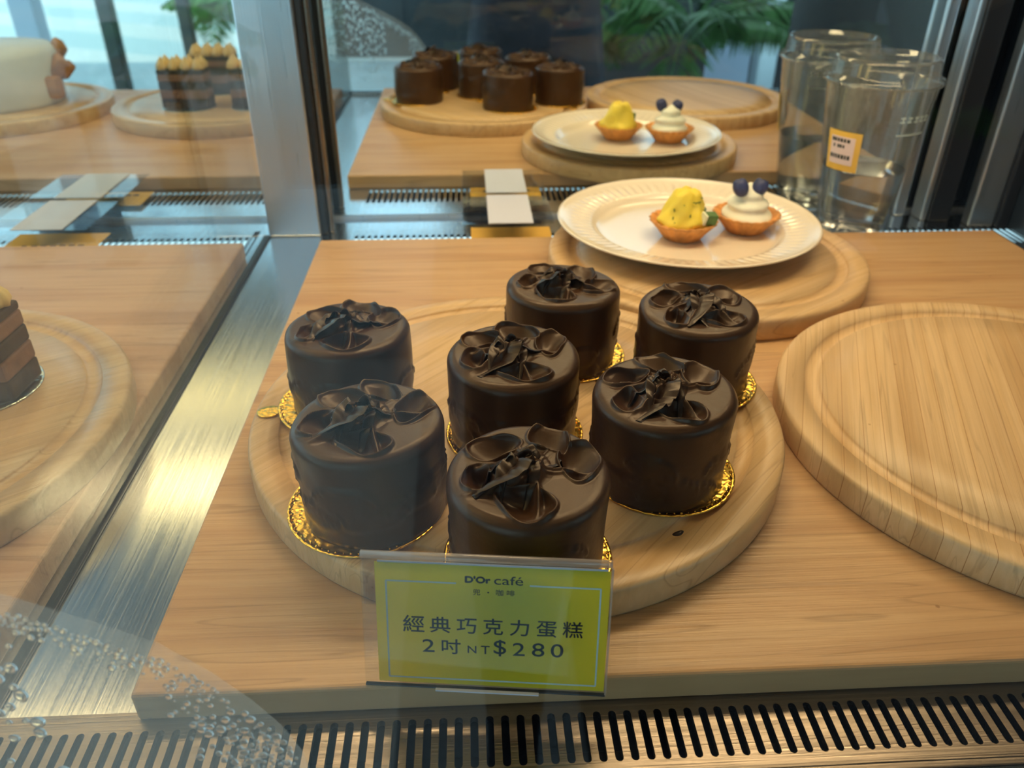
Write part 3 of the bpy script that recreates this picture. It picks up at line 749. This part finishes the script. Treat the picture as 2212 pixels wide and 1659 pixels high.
m_ = cyl_patch(rad(272), rad(314), .392, .396, .0040, 8); me_ = bpy.data.meshes.new('x'); m_.to_mesh(me_); q.from_mesh(me_); bpy.data.meshes.remove(me_)
obj('cup_print', q, M['white_ink'], cup)['label'] = 'small white printed marks'

# ------------------------------------------------------------------ price cards
def glyphs(items):
    """items: (text, x0, x1, z_top, z_bottom, boldness) -> one flat mesh in the XZ plane facing -Y, each text fitted to its box"""
    bm = bmesh.new()
    for (s_, x0, x1, zt_, zb_, bold) in items:
        cu = bpy.data.curves.new('txt', 'FONT'); cu.body = s_; cu.size = 1; cu.resolution_u = 4
        to = bpy.data.objects.new('txt', cu); C.objects.link(to)
        dg = bpy.context.evaluated_depsgraph_get(); dg.update(); me_ = bpy.data.meshes.new_from_object(to.evaluated_get(dg))
        xs = [v.co.x for v in me_.vertices]; ys = [v.co.y for v in me_.vertices]
        kx = (x1 - x0 - 2 * bold) / (max(xs) - min(xs)); ky = (zt_ - zb_ - 2 * bold) / (max(ys) - min(ys))
        for ox, oz in ((0, 0), (bold, 0), (-bold, 0), (0, bold), (0, -bold)):
            m3 = me_.copy()
            for v in m3.vertices: v.co = Vector((x0 + bold + (v.co.x - min(xs)) * kx + ox, 0, zb_ + bold + (v.co.y - min(ys)) * ky + oz))
            bm.from_mesh(m3); bpy.data.meshes.remove(m3)
        bpy.data.objects.remove(to); bpy.data.curves.remove(cu); bpy.data.meshes.remove(me_)
    return bm
tagobj = thing('price_card_holder', 'clear acrylic stand with yellow price card in front of the cakes', 'price card', (0.004, .7716, .001), (-.2175, 0, -.1084))
W2, HT = .177, .2175
hb = bmesh.new()
box(hb, -W2, W2, -.0030, -.0012, .0, HT, bev=.0005)          # front leaf
box(hb, -W2, W2, .0100, .0118, HT * .60, HT, bev=.0005)      # short back leaf
hz = obj('acrylic_stand', hb, M['acrylic'], tagobj)
obj('folded_edge', tube(bmesh.new(), [(-W2, .0042, HT), (W2, .0042, HT)], .0058, 20), M['acrylic_edge'], tagobj, smooth=True)
obj('side_edge', Box(W2 - .001, W2 + .0018, -.0034, .0016, 0, HT - .004, bev=.0006), M['acrylic_edge'], tagobj)
obj('stand_foot', Box(-W2, W2, -.0045, .002, -.0, .0022, bev=.0006), M['dark_trim'], tagobj)
obj('foot_label', Box(-.072, .080, -.0105, -.0048, .0, .0022, bev=.0004), M['paper'], tagobj)['label'] = 'white strip under the stand'
cw0, cw1, cz0, cz1 = -.157, .175, .006, .208
card = obj('card', Box(cw0, cw1, .0000, .0012, cz0, cz1), M['card'], tagobj); card['label'] = 'yellow card with dark lettering and white frame line'
obj('card_edge', Box(cw0 + .004, cw1 - .004, .0004, .0022, cz1 - .001, cz1 + .0026), M['paper'], tagobj)
CW, CHh = cw1 - cw0, cz1 - cz0
def cp(u, v): return cw0 + u * CW, cz1 - v * CHh      # card coordinates, 0..1 from the top left
fm = bmesh.new(); lw = .0024
def hl(u0, u1, v): x0, z = cp(u0, v); x1, _ = cp(u1, v); box(fm, x0, x1, -.0005, -.0001, z - lw / 2, z + lw / 2)
def vl(u, v0, v1): x, z0 = cp(u, v0); _, z1 = cp(u, v1); box(fm, x - lw / 2, x + lw / 2, -.0005, -.0001, z1, z0)
hl(.047, .348, .143); hl(.662, .962, .140); hl(.047, .962, .955); vl(.047, .142, .956); vl(.962, .139, .956)
obj('frame_line', fm, M['white_ink'], card)
TXT = [('經', .1144, .2086, .4214, .5609), ('典', .2319, .3225, .4247, .5594), ('巧', .3493, .4364, .428, .5558), ('克', .4637, .5514, .4204, .5565),
       ('力', .5802, .6634, .4205, .5572), ('蛋', .6949, .7833, .4213, .5566), ('糕', .8077, .8955, .416, .5519), ('2', .1982, .2515, .6184, .727),
       ('吋', .2827, .3664, .608, .7364), ('N', .3968, .4356, .6569, .7206), ('T', .4555, .4941, .6527, .7229), ('$', .511, .5663, .5961, .7371),
       ('2', .5943, .6476, .6145, .7253), ('8', .6783, .7331, .6084, .7245), ('0', .7602, .8154, .608, .7238), ("D'Or", .3853, .4958, .078, .1375),
       ('café', .510, .6337, .0707, .1404), ('兜', .4206, .4514, .1829, .2325), ('・', .4815, .4901, .201, .2136), ('咖', .5185, .5496, .1792, .2318), ('啡', .5649, .5989, .1816, .229)]
it = [(s_, cw0 + u0 * CW, cw0 + u1 * CW, cz1 - v0 * CHh, cz1 - v1 * CHh, .00085 if s_ == "D'Or" else .00007 if s_ in '兜・咖啡café' else .00030 if s_ in '經典巧克力蛋糕吋' else .00020) for s_, u0, u1, v0, v1 in TXT]
obj('lettering', glyphs(it), M['black_ink'], card, (0, -.0003, 0))

# price cards lying by the mirror, behind the slabs
def back_card(x0, x1, lab):
    t = thing('price_card_holder', lab, 'price card', ((x0 + x1) / 2, 2.66, TZ + .001))
    w_ = (x1 - x0) / 2
    obj('card', Box(-w_, w_, .0, .17, .010, .0125), M['card_orange'], t)['label'] = 'amber yellow card with dark lettering'
    lt = Box(-w_ * .62, -w_ * .52, .035, .055, .0128, .0134)
    for k in range(1, 7): box(lt, -w_ * .62 + k * w_ * .2, -w_ * .62 + k * w_ * .2 + w_ * .13, .035, .055, .0128, .0134)
    obj('lettering', lt, M['black_ink'], t)
    b2 = bmesh.new(); box(b2, -w_ - .03, w_, .0, .30, .085, .0875, bev=.0006); box(b2, -w_ - .03, w_, .298, .3005, .0, .0875, bev=.0006)
    obj('acrylic_stand', b2, M['acrylic'], t)
    obj('paper_slip', Box(-w_ * .58, w_ * .5, .0, .310, .0885, .0905), M['paper'], t)['label'] = 'plain pale slip on the acrylic'
    return t
back_card(0.0, .292, 'amber card and pale slip in acrylic by the mirror, beside the plate')
back_card(-1.63, -1.31, 'amber card and pale slip in acrylic by the mirror, left compartment')

# ------------------------------------------------------------------ layered cakes on the left board, white cake beyond
def slice_cake(x, y, rz, lab):
    t = thing('layered_cake', lab, 'cake', (x, y, BH), (0, 0, rz), 'layered cakes in the left compartment')
    obj('foil_board', lathe([(0, 0), (.128, 0), (.1340, .0015), (.1345, .0035), (.131, .0045), (.124, .0034), (0, .0034)], 96), M['silver'], t, smooth=True)
    hx, hy = .118, .062; z = .0048
    for nm_, h, mt in (('sponge', .048, 'dark_layer'), ('mousse', .045, 'brown_layer'), ('sponge', .040, 'dark_layer'), ('mousse', .036, 'brown_layer'), ('sponge', .022, 'dark_layer')):
        obj(nm_, Box(-hx, hx, -hy, hy, z, z + h, bev=.007), M[mt], t); z += h - .0008
    for ix in range(4):
        for iy in range(2):
            f = lambda r, zz, a: (r * (1 + .10 * math.cos(7 * a + zz * 60)), zz)
            obj('cream_dollop', lathe([(0, 0), (.026, .0), (.030, .012), (.026, .028), (.016, .042), (.006, .056), (.0, .066)], 28, f), M['dollop'], t, (-.090 + ix * .060, -.031 + iy * .062, z - .001), True)
    return t
slice_cake(-1.45, 1.585, .04, 'layered chocolate cake with cream dollops, leftmost of those mirrored')
slice_cake(-1.40, 1.185, .0, 'layered chocolate cake with cream dollops, mirrored behind the two others')
slice_cake(-1.105, 1.565, -.05, 'brown layered cake on a silver foil board at the left picture edge')
t = thing('white_cake', 'large white frosted cake with caramel biscuits, seen in the mirror', 'cake', (-2.52, 1.42, BH))
obj('frosting', lathe([(0, 0), (.34, 0), (.35, .02), (.35, .24), (.33, .275), (.0, .285)], 64, lambda r, z, a: (r * (1 + .01 * math.sin(6 * a + z * 20)), z)), M['white_cake'], t, smooth=True)
for k in range(4):
    bm = Box(-.05, .05, -.03, .03, -.05, .06, bev=.018, seg=3); obj('biscuit', bm, M['cookie'], t, (.36 * math.cos(.2 - .25 * k), .36 * math.sin(.2 - .25 * k), .08 + .06 * (k % 2) + .03 * k), True, rot=(k * .7, .3 * k, k))

# ------------------------------------------------------------------ small crumbs
for k, (x, y, s_, lab) in enumerate(((.345, 1.020, .010, 'chocolate crumb on the board groove near the front'), )):
    bm = bmesh.new(); bmesh.ops.create_icosphere(bm, subdivisions=2, radius=s_)
    for v in bm.verts: v.co = Vector((v.co.x * 1.2, v.co.y * .5 + .18 * abs(v.co.x), v.co.z * .35 + .0005))
    tag(obj('chocolate_crumb', bm, M['ganache_curl'], loc=(x, y, BH + s_ * .2), smooth=True, rot=(0, 0, .4)), lab, 'crumb')

# ------------------------------------------------------------------ from building units to metres
for me in bpy.data.meshes: me.transform(Matrix.Scale(S, 4))
for o in C.objects:
    if o.type == 'CAMERA': continue
    o.location = Vector(o.location) * S
    if o.parent is None: o.location.z += LIFT
